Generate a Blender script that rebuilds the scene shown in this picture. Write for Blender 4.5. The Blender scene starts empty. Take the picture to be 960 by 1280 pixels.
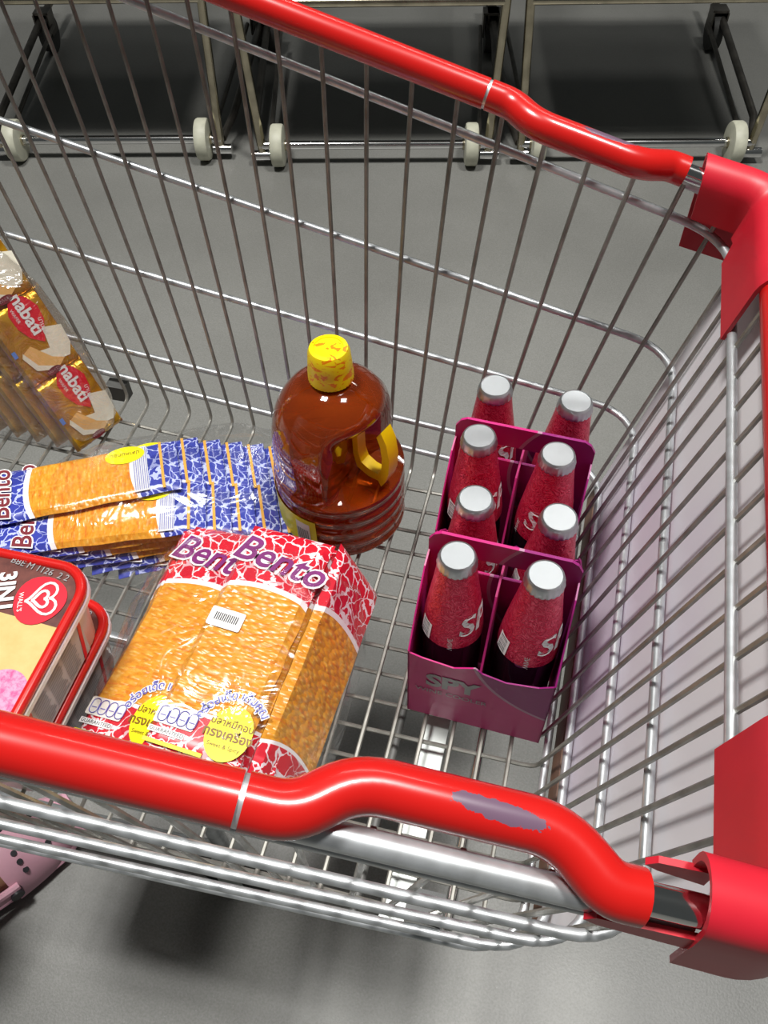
import bpy, math, random
from math import sin, cos, pi, radians, sqrt, atan2
from mathutils import Vector, Matrix, noise
random.seed(7)
C = bpy.context.scene.collection
scene = bpy.context.scene
G = 0.49                                    # height of the basket floor above the shop floor

# ------------------------------------------------------------------ camera
cam_data = bpy.data.cameras.new('camera')
cam_data.sensor_fit = 'VERTICAL'; cam_data.sensor_height = 36.0
cam_data.lens = 1060.33 / 1280 * 36.0
cam_data.clip_start = 0.01
cam = bpy.data.objects.new('camera', cam_data); C.objects.link(cam)
p, r, y = 0.9186, -0.0322, -0.2694
fw = Vector((sin(y)*cos(p), cos(y)*cos(p), -sin(p)))
rt = Vector((cos(y), -sin(y), 0)); up = rt.cross(fw)
rt2 = rt*cos(r) + up*sin(r); up2 = -rt*sin(r) + up*cos(r)
cam.matrix_world = Matrix(((rt2.x, up2.x, -fw.x, 0), (rt2.y, up2.y, -fw.y, 0),
                           (rt2.z, up2.z, -fw.z, 0.67+G), (0, 0, 0, 1)))
scene.camera = cam
# ------------------------------------------------------------------ world, lights, exposure
scene.view_settings.view_transform = 'Standard'; scene.view_settings.look = 'None'
scene.view_settings.exposure = 0.0; scene.view_settings.gamma = 1.0
w = bpy.data.worlds.new('shop_air'); scene.world = w; w.use_nodes = True
w.node_tree.nodes['Background'].inputs[0].default_value = (0.80, 0.86, 0.84, 1)
w.node_tree.nodes['Background'].inputs[1].default_value = 0.07
def area(loc, sx, sy, power, target, col=(1, 0.985, 0.95)):
    d = bpy.data.lights.new('ceiling_lamp', 'AREA'); d.shape = 'RECTANGLE'; d.size = sx; d.size_y = sy
    d.energy = power; d.color = col
    o = bpy.data.objects.new('ceiling_lamp', d); C.objects.link(o)
    o.location = loc
    o.rotation_euler = (Vector(target)-Vector(loc)).to_track_quat('-Z', 'Y').to_euler()
    return o
area((0.9, 0.75, 4.4), 0.5, 0.5, 120, (0.15, 0.5, 0))
area((-1.15, 0.5, 4.5), 0.6, 0.6, 165, (0.0, 0.4, 0.3))
area((0.3, 4.2, 4.3), 2.5, 0.2, 30, (0.2, 3.6, 0))

# ------------------------------------------------------------------ mesh helpers
XF = {}
class MB:
    def __init__(s): s.v = []; s.f = []
    def add(s, v, f):
        n = len(s.v); s.v += [tuple(q) for q in v]; s.f += [tuple(i+n for i in q) for q in f]; return s
    def box(s, a, b):
        x0, y0, z0 = a; x1, y1, z1 = b
        v = [(x0,y0,z0),(x1,y0,z0),(x1,y1,z0),(x0,y1,z0),(x0,y0,z1),(x1,y0,z1),(x1,y1,z1),(x0,y1,z1)]
        return s.add(v, [(0,3,2,1),(4,5,6,7),(0,1,5,4),(1,2,6,5),(2,3,7,6),(3,0,4,7)])
    def tube(s, pts, r, n=8, closed=False, cap=True, rads=None):
        pts = [Vector(q) for q in pts]; m = len(pts); vs = []; prev = None
        for i in range(m):
            if closed: t = (pts[(i+1) % m]-pts[i-1]).normalized()
            else: t = (pts[min(i+1, m-1)]-pts[max(i-1, 0)]).normalized()
            if prev is None:
                a = Vector((0,0,1)) if abs(t.z) < .9 else Vector((1,0,0))
                nrm = (a - t*a.dot(t)).normalized()
            else: nrm = (prev - t*prev.dot(t)).normalized()
            prev = nrm; bi = t.cross(nrm); R = rads[i] if rads else r
            vs += [pts[i]+(nrm*cos(2*pi*k/n)+bi*sin(2*pi*k/n))*R for k in range(n)]
        fs = []
        for i in range(m if closed else m-1):
            j = (i+1) % m
            for k in range(n): fs.append((i*n+k, i*n+(k+1) % n, j*n+(k+1) % n, j*n+k))
        if cap and not closed: fs += [tuple(range(n-1, -1, -1)), tuple(range((m-1)*n, m*n))]
        return s.add(vs, fs)
    def lathe(s, prof, n=32, c=(0,0), fn=None):
        vs = []
        for (R, z) in prof:
            for k in range(n):
                th = 2*pi*k/n; q = fn(R, z, th) if fn else R
                vs.append((c[0]+q*cos(th), c[1]+q*sin(th), z))
        fs = [(i*n+k, i*n+(k+1) % n, (i+1)*n+(k+1) % n, (i+1)*n+k) for i in range(len(prof)-1) for k in range(n)]
        m = len(prof)
        fs += [tuple(range(n-1, -1, -1)), tuple(range((m-1)*n, m*n))]
        return s.add(vs, fs)
    def prism(s, poly, fn0, fn1):           # poly of 2D points, two mappings to 3D
        n = len(poly); v = [fn0(*q) for q in poly]+[fn1(*q) for q in poly]
        return s.add(v, [tuple(range(n-1, -1, -1)), tuple(range(n, 2*n))]+[(i, (i+1) % n, n+(i+1) % n, n+i) for i in range(n)])
    def grid(s, nu, nv, fn):
        vs = [fn(i/(nu-1), j/(nv-1)) for j in range(nv) for i in range(nu)]
        return s.add(vs, [(j*nu+i, j*nu+i+1, (j+1)*nu+i+1, (j+1)*nu+i) for j in range(nv-1) for i in range(nu-1)])
def build(mb, name, mat, parent=None, world=False, smooth=True, angle=40):
    me = bpy.data.meshes.new(name); vs = mb.v
    if world and parent is not None:
        inv = XF[parent].inverted(); vs = [tuple(inv @ Vector(q)) for q in vs]
    me.from_pydata(vs, [], mb.f); me.materials.append(mat)
    if smooth:
        me.polygons.foreach_set('use_smooth', [True]*len(me.polygons))
        try: me.set_sharp_from_angle(angle=radians(angle))
        except Exception: pass
    me.update()
    o = bpy.data.objects.new(name, me); C.objects.link(o)
    if parent is not None: o.parent = parent
    XF[o] = XF[parent].copy() if parent is not None else Matrix()
    return o
def thing(name, label, cat, M=None, group=None):
    o = bpy.data.objects.new(name, None); C.objects.link(o); o.empty_display_size = .02
    M = M if M is not None else Matrix(); o.matrix_world = M; XF[o] = M.copy()
    o['label'] = label; o['category'] = cat
    if group: o['group'] = group
    return o
def dup(root, M, label, group=None):
    def cp(o, par):
        c = o.copy(); C.objects.link(c)
        if par is not None: c.parent = par
        for ch in kids.get(o, []): cp(ch, c)
        return c
    kids = {}
    for o in C.objects:
        if o.parent: kids.setdefault(o.parent, []).append(o)
    c = cp(root, None); c.matrix_world = M; c['label'] = label
    if group: c['group'] = group
    return c
def T(x, y, z, rz=0): return Matrix.Translation((x, y, z)) @ Matrix.Rotation(rz, 4, 'Z')
def frame(o, u, v, n):                      # matrix from origin and three axes
    return Matrix(((u[0], v[0], n[0], o[0]), (u[1], v[1], n[1], o[1]), (u[2], v[2], n[2], o[2]), (0, 0, 0, 1)))
_tx = {}
def text_geo(s, size, off=0.0, shear=0.0, depth=0.0):
    key = (s, size, off, shear)
    if key in _tx: return _tx[key]
    cu = bpy.data.curves.new('t', 'FONT'); cu.body = s; cu.size = size; cu.offset = off; cu.shear = shear
    cu.align_x = 'CENTER'; cu.align_y = 'CENTER'; cu.resolution_u = 3
    ob = bpy.data.objects.new('t', cu); C.objects.link(ob)
    dg = bpy.context.evaluated_depsgraph_get()
    me = bpy.data.meshes.new_from_object(ob.evaluated_get(dg))
    g = ([tuple(v.co) for v in me.vertices], [tuple(q.vertices) for q in me.polygons])
    bpy.data.objects.remove(ob); bpy.data.curves.remove(cu); bpy.data.meshes.remove(me)
    _tx[key] = g; return g
def text(s, size, fn, mat, parent, name='lettering', off=0.0, shear=0.0):
    v, f = text_geo(s, size, off, shear)
    mb = MB(); mb.add([fn(q[0], q[1]) for q in v], f)
    return build(mb, name, mat, parent, smooth=False)
def arc(c, r, a0, a1, n=8): return [(c[0]+r*cos(a0+(a1-a0)*k/n), c[1]+r*sin(a0+(a1-a0)*k/n)) for k in range(n+1)]
def rrect(x0, y0, x1, y1, r, n=6):
    return (arc((x1-r, y1-r), r, 0, pi/2, n)+arc((x0+r, y1-r), r, pi/2, pi, n) +
            arc((x0+r, y0+r), r, pi, 1.5*pi, n)+arc((x1-r, y0+r), r, 1.5*pi, 2*pi, n))
def smooth_path(pts, n=6, r=0.03):          # fillet the corners of a polyline
    pts = [Vector(q) for q in pts]; out = [pts[0]]
    for i in range(1, len(pts)-1):
        a, b, c = pts[i-1], pts[i], pts[i+1]
        da = (a-b); dc = (c-b); l = min(r, da.length*.49, dc.length*.49)
        p0 = b+da.normalized()*l; p1 = b+dc.normalized()*l
        for k in range(n+1):
            t = k/n; out.append(p0*(1-t)**2+b*2*t*(1-t)+p1*t*t)
    out.append(pts[-1]); return out

# ------------------------------------------------------------------ materials
class NT:
    def __init__(s, name):
        s.m = bpy.data.materials.new(name); s.m.use_nodes = True; s.t = s.m.node_tree
        s.b = s.t.nodes['Principled BSDF']; s.out = s.t.nodes['Material Output']
        s._c = None
    def n(s, typ, **kw):
        q = s.t.nodes.new(typ)
        for k, v in kw.items(): setattr(q, k, v)
        return q
    def l(s, a, b): s.t.links.new(a, b)
    def set(s, q, i, v):
        if hasattr(v, 'links') or hasattr(v, 'is_linked'): s.l(v, q.inputs[i])
        else: q.inputs[i].default_value = v
    def co(s):
        if s._c is None: s._c = s.n('ShaderNodeTexCoord')
        return s._c.outputs['Object']
    def xyz(s):
        q = s.n('ShaderNodeSeparateXYZ'); s.l(s.co(), q.inputs[0]); return q.outputs
    def math(s, op, a, b=0.0, c=0.0):
        q = s.n('ShaderNodeMath', operation=op)
        s.set(q, 0, a); s.set(q, 1, b); s.set(q, 2, c); return q.outputs[0]
    def mapping(s, scale, rot=(0,0,0)):
        q = s.n('ShaderNodeMapping'); s.l(s.co(), q.inputs[0]); q.inputs['Scale'].default_value = scale
        q.inputs['Rotation'].default_value = rot
        return q.outputs[0]
    def noise(s, scale, vec=None, detail=3, rough=.5, dist=0.0):
        q = s.n('ShaderNodeTexNoise'); s.l(vec if vec is not None else s.co(), q.inputs['Vector'])
        q.inputs['Scale'].default_value = scale; q.inputs['Detail'].default_value = detail
        q.inputs['Roughness'].default_value = rough; q.inputs['Distortion'].default_value = dist
        return q.outputs['Fac']
    def voro(s, scale, vec=None, feature='F1', rnd=1.0):
        q = s.n('ShaderNodeTexVoronoi', feature=feature); s.l(vec if vec is not None else s.co(), q.inputs['Vector'])
        q.inputs['Scale'].default_value = scale; q.inputs['Randomness'].default_value = rnd
        return q.outputs['Distance']
    def ramp(s, fac, stops, interp='LINEAR'):
        q = s.n('ShaderNodeValToRGB'); q.color_ramp.interpolation = interp
        e = q.color_ramp.elements
        while len(e) < len(stops): e.new(.5)
        for el, (pos, col) in zip(e, stops):
            el.position = pos; el.color = (*col, 1) if len(col) == 3 else col
        s.set(q, 0, fac); return q.outputs[0]
    def mix(s, fac, a, b):
        q = s.n('ShaderNodeMix', data_type='RGBA'); s.set(q, 0, fac)
        for i, v in ((6, a), (7, b)):
            if isinstance(v, tuple): q.inputs[i].default_value = (*v, 1)[:4]
            else: s.l(v, q.inputs[i])
        return q.outputs[2]
    def bump(s, h, strength=.3, dist=.001):
        q = s.n('ShaderNodeBump'); s.l(h, q.inputs['Height']); q.inputs['Strength'].default_value = strength
        q.inputs['Distance'].default_value = dist; s.l(q.outputs[0], s.b.inputs['Normal']); return q.outputs[0]
    def base(s, v):
        if isinstance(v, tuple): s.b.inputs['Base Color'].default_value = (*v, 1)[:4]
        else: s.l(v, s.b.inputs['Base Color'])
        return s
    def p(s, **kw):
        for k, v in kw.items():
            k = {'rough': 'Roughness', 'metal': 'Metallic', 'trans': 'Transmission Weight', 'coat': 'Coat Weight',
                 'ior': 'IOR', 'alpha': 'Alpha', 'spec': 'Specular IOR Level', 'sss': 'Subsurface Weight', 'coatr': 'Coat Roughness'}[k]
            s.set(s.b, k, v)
        return s
def simple(name, col, rough=.5, metal=0.0, nz=0.08, scale=60, bump=0.0, **kw):
    t = NT(name); f = t.noise(scale, detail=4)
    d = tuple(c*(1-nz) for c in col); e = tuple(min(1, c*(1+nz)) for c in col)
    t.base(t.ramp(f, [(.3, d), (.7, e)])); t.p(rough=rough, metal=metal, **kw)
    if bump: t.bump(f, bump, .0005)
    return t.m

# shop floor: polished grey concrete
t = NT('polished_concrete'); n1 = t.noise(1.6, detail=6, rough=.6); n2 = t.noise(380, detail=2); n3 = t.voro(95)
base = t.ramp(n1, [(.3, (.165, .165, .155)), (.7, (.225, .225, .212))])
sp = t.ramp(n2, [(.30, (.78, .78, .76)), (.70, (1.12, 1.12, 1.12))])
q = t.n('ShaderNodeMix', data_type='RGBA', blend_type='MULTIPLY'); q.inputs[0].default_value = .8
t.l(base, q.inputs[6]); t.l(sp, q.inputs[7])
fl = t.ramp(n3, [(0.04, (1, 1, 1)), (.07, (0, 0, 0))])
t.base(t.mix(t.math('MULTIPLY', fl, .35), q.outputs[2], (.5, .5, .48)))
t.p(rough=t.math('MULTIPLY_ADD', n1, .15, .33), spec=.62); t.bump(n2, .25, .0006)
M_floor = t.m
t = NT('zinc_rod'); f = t.noise(90, detail=4); t.base(t.ramp(f, [(.3, (.54, .56, .57)), (.7, (.74, .77, .80))]))
t.p(metal=.72, rough=t.math('MULTIPLY_ADD', t.noise(40), .22, .27)); M_rod = t.m
t = NT('wire_steel'); f = t.noise(70, detail=4); t.base(t.ramp(f, [(.3, (.25, .245, .22)), (.7, (.40, .39, .355))]))
t.p(metal=.7, rough=t.math('MULTIPLY_ADD', t.noise(50), .25, .28)); M_wire = t.m
M_chrome = simple('chrome', (.74, .74, .74), .12, 1.0, .05)
t = NT('worn_red_coating'); f = t.noise(26, detail=5)
x = t.xyz(); wear = None
for wy in (-.2405, .2265):                   # rubbed grey-violet streaks on both handles
    ex = t.math('MULTIPLY', t.math('SUBTRACT', x[0], .410), 52.0); ey = t.math('MULTIPLY', t.math('SUBTRACT', x[1], wy), 270.0)
    d = t.math('ADD', t.math('MULTIPLY', ex, ex), t.math('MULTIPLY', ey, ey))
    k = t.math('LESS_THAN', t.math('ADD', d, t.math('MULTIPLY', t.noise(220, detail=5, rough=.7), 2.2)), 2.0)
    wear = k if wear is None else t.math('MAXIMUM', wear, k)
t.base(t.mix(wear, t.mix(t.math('GREATER_THAN', f, .74), (.54, .010, .008), (.25, .06, .05)), (.15, .09, .14))); t.p(rough=.26, coat=.35)
M_red = t.m
M_bracket = simple('red_plastic', (.56, .014, .030), .42, 0, .06, 30)
M_white_panel = None
t = NT('lavender_board'); x = t.xyz(); f = t.noise(3.2, detail=2)
t.base(t.ramp(f, [(.35, (.84, .76, .88)), (.5, (.92, .89, .93)), (.66, (.95, .93, .94))])); t.p(rough=.35)
tl = t.n('ShaderNodeBsdfTranslucent'); t.l(t.b.inputs['Base Color'].links[0].from_socket, tl.inputs[0])
mx = t.n('ShaderNodeMixShader'); mx.inputs[0].default_value = .25
t.l(t.b.outputs[0], mx.inputs[1]); t.l(tl.outputs[0], mx.inputs[2]); t.l(mx.outputs[0], t.out.inputs[0])
M_board = t.m
M_brown = simple('brown_strip', (.16, .085, .055), .5)
M_greyplastic = simple('grey_plastic', (.10, .10, .095), .5)
M_zincplate = simple('zinc_plate', (.62, .66, .64), .42, .35, .22, 45)
M_wheel = simple('cream_wheel_rubber', (.50, .50, .40), .5, 0, .12, 40)
M_darkwheel = simple('dark_wheel_rubber', (.045, .045, .042), .6)
M_goldtube = simple('worn_frame_tube', (.50, .45, .34), .22, 1.0, .25, 25)
M_darktube = simple('dark_frame_tube', (.13, .12, .105), .35, .8, .3, 25)
M_shadepanel = simple('dark_shade_panel', (.06, .055, .05), .6)  # for the added light-blocking panel of the parked carts

def film(name, lo=.05, hi=.55, scale=55, col=(1, 1, 1), tint=(1, 1, 1)):
    t = NT(name); t.t.nodes.remove(t.b)
    tr = t.n('ShaderNodeBsdfTransparent'); tr.inputs[0].default_value = (*tint, 1)
    gl = t.n('ShaderNodeBsdfGlossy'); gl.inputs['Roughness'].default_value = .16; gl.inputs[0].default_value = (*col, 1)
    nz = t.noise(scale, detail=3, rough=.55, dist=1.2)
    ridge = t.math('ABSOLUTE', t.math('SUBTRACT', nz, .5))
    b = t.n('ShaderNodeBump'); t.l(ridge, b.inputs['Height']); b.inputs['Strength'].default_value = .7; b.inputs['Distance'].default_value = .006
    t.l(b.outputs[0], gl.inputs['Normal'])
    lw = t.n('ShaderNodeLayerWeight'); lw.inputs[0].default_value = .25
    fac = t.math('MULTIPLY_ADD', lw.outputs['Facing'], hi-lo, lo)
    mx = t.n('ShaderNodeMixShader'); t.l(fac, mx.inputs[0]); t.l(tr.outputs[0], mx.inputs[1]); t.l(gl.outputs[0], mx.inputs[2])
    t.l(mx.outputs[0], t.out.inputs[0]); return t.m
M_film = film('clear_film', .035, .40, 20)
M_film_dull = film('clear_film_thick', .16, .6, 35, tint=(.93, .92, .92))

# printed colours
def ink(name, col, rough=.35, **kw): return simple(name, col, rough, 0, .04, 200, **kw)
I_white = ink('white_ink', (.86, .85, .85)); I_purple = ink('purple_ink', (.20, .02, .16)); I_yellow = ink('yellow_ink', (.86, .80, .0))
I_black = ink('black_ink', (.03, .03, .035)); I_blue = ink('blue_ink', (.10, .10, .45)); I_red = ink('red_ink', (.72, .01, .03))
I_brown = ink('brown_ink', (.20, .09, .0)); I_silver = ink('silver_ink', (.62, .63, .64), .3); I_beige = ink('beige_ink', (.80, .76, .70))
I_maroon = ink('maroon_ink', (.18, .02, .03)); I_cream = ink('cream_ink', (.83, .80, .66)); I_wafer = ink('wafer_ink', (.80, .47, .16))
I_grey = ink('grey_ink', (.30, .30, .31)); I_pink = ink('pink_ink', (.86, .20, .42)); I_orange = ink('orange_ink', (.70, .36, .06))

def snack_art(name, cols, y_lo, y_hi, L, slabs=2, W=.075):
    """printed packet: crackled ends of one colour, a toasted squid picture between y_lo and y_hi"""
    t = NT(name); x = t.xyz()
    wv = t.n('ShaderNodeTexNoise'); t.l(t.co(), wv.inputs['Vector']); wv.inputs['Scale'].default_value = 70; wv.inputs['Detail'].default_value = 3
    va = t.n('ShaderNodeVectorMath', operation='MULTIPLY_ADD'); t.l(wv.outputs['Color'], va.inputs[0]); va.inputs[1].default_value = (.022, .022, .0); t.l(t.co(), va.inputs[2])
    crack = t.voro(95, va.outputs[0], feature='DISTANCE_TO_EDGE'); cn = t.noise(60, detail=3)
    ends = t.mix(t.math('LESS_THAN', t.math('ADD', crack, t.math('MULTIPLY', cn, .16)), .140), cols[0], cols[1])
    dk = t.noise(22, detail=2)
    ends = t.mix(t.math('MULTIPLY', t.math('GREATER_THAN', dk, .58), .45), ends, cols[2])
    v = t.mapping((1, 2.2, 1)); sq = t.noise(95, v, detail=5, rough=.68); vo = t.voro(115, v)
    squid = t.ramp(sq, [(.30, (.42, .10, .005)), (.44, (.66, .24, .012)), (.57, (.72, .36, .035)), (.70, (.84, .56, .15))])
    fleck = t.ramp(vo, [(.08, (.86, .60, .17)), (.30, (.64, .26, .02))])
    squid = t.mix(.5, squid, fleck)
    streak = t.noise(60, t.mapping((1, 6, 1)), detail=2)
    squid = t.mix(t.math('MULTIPLY', t.math('GREATER_THAN', streak, .63), .55), squid, (.62, .13, .01))
    gx = t.math('FRACT', t.math('MULTIPLY_ADD', x[0], slabs/W, slabs/2))
    gap = t.math('LESS_THAN', t.math('ABSOLUTE', t.math('SUBTRACT', gx, .5)), .46)
    squid = t.mix(gap, (.70, .30, .03), squid)
    bow = t.math('MULTIPLY', t.math('MULTIPLY', x[0], x[0]), 5.5)
    yy = t.math('ADD', x[1], bow)
    inm = t.math('MULTIPLY', t.math('GREATER_THAN', yy, y_lo), t.math('LESS_THAN', yy, y_hi))
    rim = t.math('MULTIPLY', t.math('GREATER_THAN', yy, y_lo-.003), t.math('LESS_THAN', yy, y_hi+.005))
    t.base(t.mix(inm, t.mix(rim, ends, (.85, .82, .84)), squid))
    t.p(rough=.28, coat=.3); t.bump(t.math('MULTIPLY', t.math('SUBTRACT', 1.0, vo), inm), .55, .003)
    return t.m
M_redpack = snack_art('red_squid_packet_print', ((.62, .012, .03), (.82, .70, .74), (.42, .005, .02)), -.068, .045, .21)
M_bluepack = snack_art('blue_squid_packet_print', ((.035, .05, .34), (.45, .50, .80), (.012, .02, .18)), -.055, .038, .20, W=.062)
def foil_mat(name, a, b, rough=.2, metal=.75, scale=45, bump=.8):
    t = NT(name); f = t.noise(scale, detail=4, dist=1.0)
    t.base(t.ramp(f, [(.35, a), (.65, b)])); t.p(rough=rough, metal=metal); t.bump(f, bump, .003); return t.m
def wrapper():
    t = NT('gold_wrapper'); f = t.noise(45, detail=4, dist=1.0); x = t.xyz()
    g = t.ramp(f, [(.35, (.55, .25, .01)), (.65, (.82, .47, .03))])
    e = t.ramp(t.noise(28, detail=3), [(.35, (.42, .12, .30)), (.5, (.62, .30, .10)), (.65, (.70, .42, .40))])
    t.base(t.mix(t.math('LESS_THAN', x[2], .0105), g, e)); t.p(rough=.24, metal=.55); t.bump(f, .8, .003); return t.m
M_gold = wrapper()
M_goldside = foil_mat('wrapper_edge', (.50, .24, .16), (.55, .28, .05), .3, .5, 40)
# bottle foil with embossed swirls
t = NT('crimson_foil'); vv = t.noise(130, detail=1, dist=3.0); rg = t.math('ABSOLUTE', t.math('SUBTRACT', vv, .5))
t.base(t.ramp(rg, [(.0, (.85, .10, .18)), (.07, (.62, .012, .06))])); t.p(rough=.3, metal=.5); t.bump(rg, .7, .002); M_foil = t.m
M_capmetal = simple('brushed_cap', (.60, .63, .65), .38, 1.0, .06, 25)
t = NT('dark_glass'); t.base((.008, .006, .008)); t.p(rough=.06, spec=.6); t.bump(t.noise(150), .05); M_glass = t.m
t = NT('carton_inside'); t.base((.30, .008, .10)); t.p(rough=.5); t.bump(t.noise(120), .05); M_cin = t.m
def carton(name):
    t = NT(name); x = t.xyz()
    # purple field to the right of an arc, magenta elsewhere
    dx = t.math('SUBTRACT', x[0], .075); dz = t.math('SUBTRACT', x[2], .125)
    d = t.math('SQRT', t.math('ADD', t.math('MULTIPLY', dx, dx), t.math('MULTIPLY', dz, dz)))
    purple = t.math('LESS_THAN', d, .083)
    line = t.math('LESS_THAN', t.math('ABSOLUTE', t.math('SUBTRACT', d, .083)), .0014)
    c = t.mix(purple, (.52, .014, .17), (.25, .010, .14)); c = t.mix(line, c, (.42, .22, .32))
    t.base(c); t.p(rough=.38, coat=.15); t.bump(t.noise(200), .06); return t.m
M_carton = carton('magenta_carton')

# ================================================================== setting
fl = build(MB().box((-4.5, -2.5, -G-.08), (4.5, 6.0, -G)), 'floor', M_floor, smooth=False); fl['kind'] = 'structure'

# ================================================================== our shopping cart
YC = .345
HP = {0: (.256, .0755, .341, .238), 1: (.253, .079, .313, .2415), 2: (.239, .066, .201, .186),
      3: (.230, .060, .120, .114), 4: (.222, .0523, .043, .054), 5: (.218, .050, .006, .055)}
HX = {1: .113, 2: .0975, 3: .082, 4: .0645, 5: .052}
def hoop(k, X):
    w0, a, z0, s_ = HP[k]; return w0-a*X, z0-s_*X
XR = -.96                                    # rear end of the basket
cart = thing('shopping_cart', 'steel wire shopping cart with red handle sleeves, holding all the groceries', 'shopping cart', T(-.4, YC, -G))
def floor_z(X): return -.04*(X+.1) if X < -.1 else 0.0
def floor_w(X): return .209+.056*max(0, -.12-X)
for k in (1, 2, 3, 4, 5):
    W1, Z1 = hoop(k, HX[k]); W0, Z0 = hoop(k, XR)
    path = smooth_path([(XR, YC+W0, Z0), (HX[k], YC+W1, Z1), (HX[k], YC-W1, Z1), (XR, YC-W0, Z0)], 8, .042)
    build(MB().tube(path, .0033, 12), 'rod', M_rod, cart, True)
for s_ in (1, -1):
    W1, Z1 = hoop(0, .088); W0, Z0 = hoop(0, XR)
    build(MB().tube([(XR, YC+s_*W0, Z0), (.088, YC+s_*W1, Z1)], .0036, 12), 'rod', M_rod, cart, True)
    Wm, Zm = hoop(0, -.0785)
    build(MB().tube([(-.0785, YC+s_*Wm, Zm), (.088, YC+s_*W1, Z1)], .0056, 16), 'straight_rail', M_rod, cart, True)
# transverse wires: far wall, floor, near wall in one bend
for i in range(-33, 7):
    xb = -.1221+(.02419 if i >= 0 else .0247)*i
    xt = .0698+1.40*xb
    if xt > .115: xt = .115
    W, Z = hoop(0, max(xt, XR-.3)); fz = floor_z(xb); fwid = floor_w(xb)
    pts = [(xt, YC+W-.005, Z), (xb, YC+fwid, fz), (xb, YC-fwid, fz), (xt, YC-W+.005, Z)]
    build(MB().tube(smooth_path(pts, 3, .010), .00185, 6), 'wire', M_wire, cart, True)
# long wires: floor and front wall
for j in range(16):
    Y = .5309-.02594*j; Yt = YC+(Y-YC)*1.14; zt = .318; xt = .045+.243*zt
    pts = [(XR, YC+(Y-YC)*1.14, floor_z(XR)-.004), (-.12, Y, -.004), (.045, Y, -.004), (xt, Yt, zt)]
    build(MB().tube(smooth_path(pts, 3, .010), .00185, 6), 'wire', M_wire, cart, True)
# red sleeves above the top rods
for s_, inn in ((1, .014), (-1, 0.0005)):
    def rp(X, off=0.0, dz=.0135):
        W, Z = hoop(0, X); return (X, YC+s_*(W-inn-off), Z+dz)
    build(MB().tube([rp(-.9), rp(-.0795)], .0105, 20), 'red_sleeve', M_red, cart, True)
    build(MB().tube([rp(-.0795), rp(-.0775)], .0096, 16), 'joint_ring', M_rod, cart, True)
    pth = smooth_path([rp(-.0775), rp(-.060), rp(-.042, .0160, .0145), rp(.034, .0160, .0150), rp(.054, 0, .0135), rp(.066, 0, .0135)], 6, .016)
    build(MB().tube(pth, .0105, 20), 'red_handle', M_red, cart, True)
    build(MB().tube([rp(.062), rp(.095)], .0062, 14), 'chrome_stub', M_chrome, cart, True)
# red front bar and corner brackets
build(MB().tube([(.130, YC-.165, .322), (.130, YC+.150, .322)], .0108, 20), 'front_bar', M_red, cart, True)
def bracket(s_, ylim, xin, inleg=1.0):
    W, Z = hoop(0, .09)
    ys = YC+s_*(W-.006)
    path = smooth_path([(xin, ys, .334), (.131, ys-s_*.002, .3235), (.131, ylim, .3225)], 10, .034)
    mb = MB(); vs = []; ns = 22; m = len(path)
    leglen = .046
    for i, q in enumerate(path):
        tdir = (path[min(i+1, m-1)]-path[max(i-1, 0)]).normalized(); side = Vector((tdir.y, -tdir.x, 0)).normalized()
        side = side*(-s_)  # pointing inward
        u = i/(m-1); leg = leglen*(inleg if u < .6 else 1.0); ol = (.55 if s_ > 0 else .22)*leglen if u < .8 else .9*leglen
        sec = []
        R = .0152
        prof = [(R, -leg), (R, -.6*leg), (R*1.02, -.25*leg)]+[(R*cos(a), R*sin(a)) for a in [pi*k/10 for k in range(11)]]
        prof += [(-R, -.3*ol), (-R, -ol)]
        th = .0028; inner = [(c*(R-th)/R, d-(th if d > 0 else 0)) for c, d in prof]
        ring = prof+inner[::-1]
        for c, d in ring:
            lean = .243*d if u > .45 else 0.0          # the front skirt follows the leaning front wall
            vs.append(q+side*c+Vector((lean*.9, 0, d)))
        nr = len(ring)
    fs = [(i*nr+k, i*nr+(k+1) % nr, (i+1)*nr+(k+1) % nr, (i+1)*nr+k) for i in range(m-1) for k in range(nr)]
    nn = nr//2
    for e in (0, m-1):
        for k in range(nn-1): fs.append((e*nr+k, e*nr+k+1, e*nr+nr-2-k, e*nr+nr-1-k))
    mb.add(vs, fs); return build(mb, 'corner_bracket', M_bracket, cart, True)
bracket(1, YC+.135, .078, 1.45)
bracket(-1, YC-.160, .088)
for s_, off, x0 in ((-1, -.0125, .048), (-1, .0125, .070)):          # thin lips either side of the chrome stub
    W, Z = hoop(0, x0); W1, Z1 = hoop(0, .096); ya, yb = YC+s_*(W-.006)+off, YC+s_*(W1-.006)+off
    mb = MB().prism([(x0, Z-.002), (x0+.006, Z-.007), (.096, Z1-.010), (.096, Z1+.006), (x0+.004, Z+.003)], lambda a, b: (a, ya+(yb-ya)*(a-x0)/(.096-x0)-.0014, b), lambda a, b: (a, ya+(yb-ya)*(a-x0)/(.096-x0)+.0014, b))
    build(mb, 'bracket_lip', M_bracket, cart, True, smooth=False)
# advertising board behind the front wall, brown strip along its foot
def bp(yv, z, d=0): return (.060+.243*z+d, yv, z)
mb = MB().prism([(.150, .012), (.556, .012), (.598, .300), (.112, .300)], lambda a, b: bp(a, b), lambda a, b: bp(a, b, .004))
build(mb, 'advertising_board', M_board, cart, True, smooth=False)
mb = MB().prism([(.150, -.002), (.558, -.002), (.560, .016), (.149, .016)], lambda a, b: bp(a, b, -.0015), lambda a, b: bp(a, b, .0055))
build(mb, 'board_strip', M_brown, cart, True, smooth=False)
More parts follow.
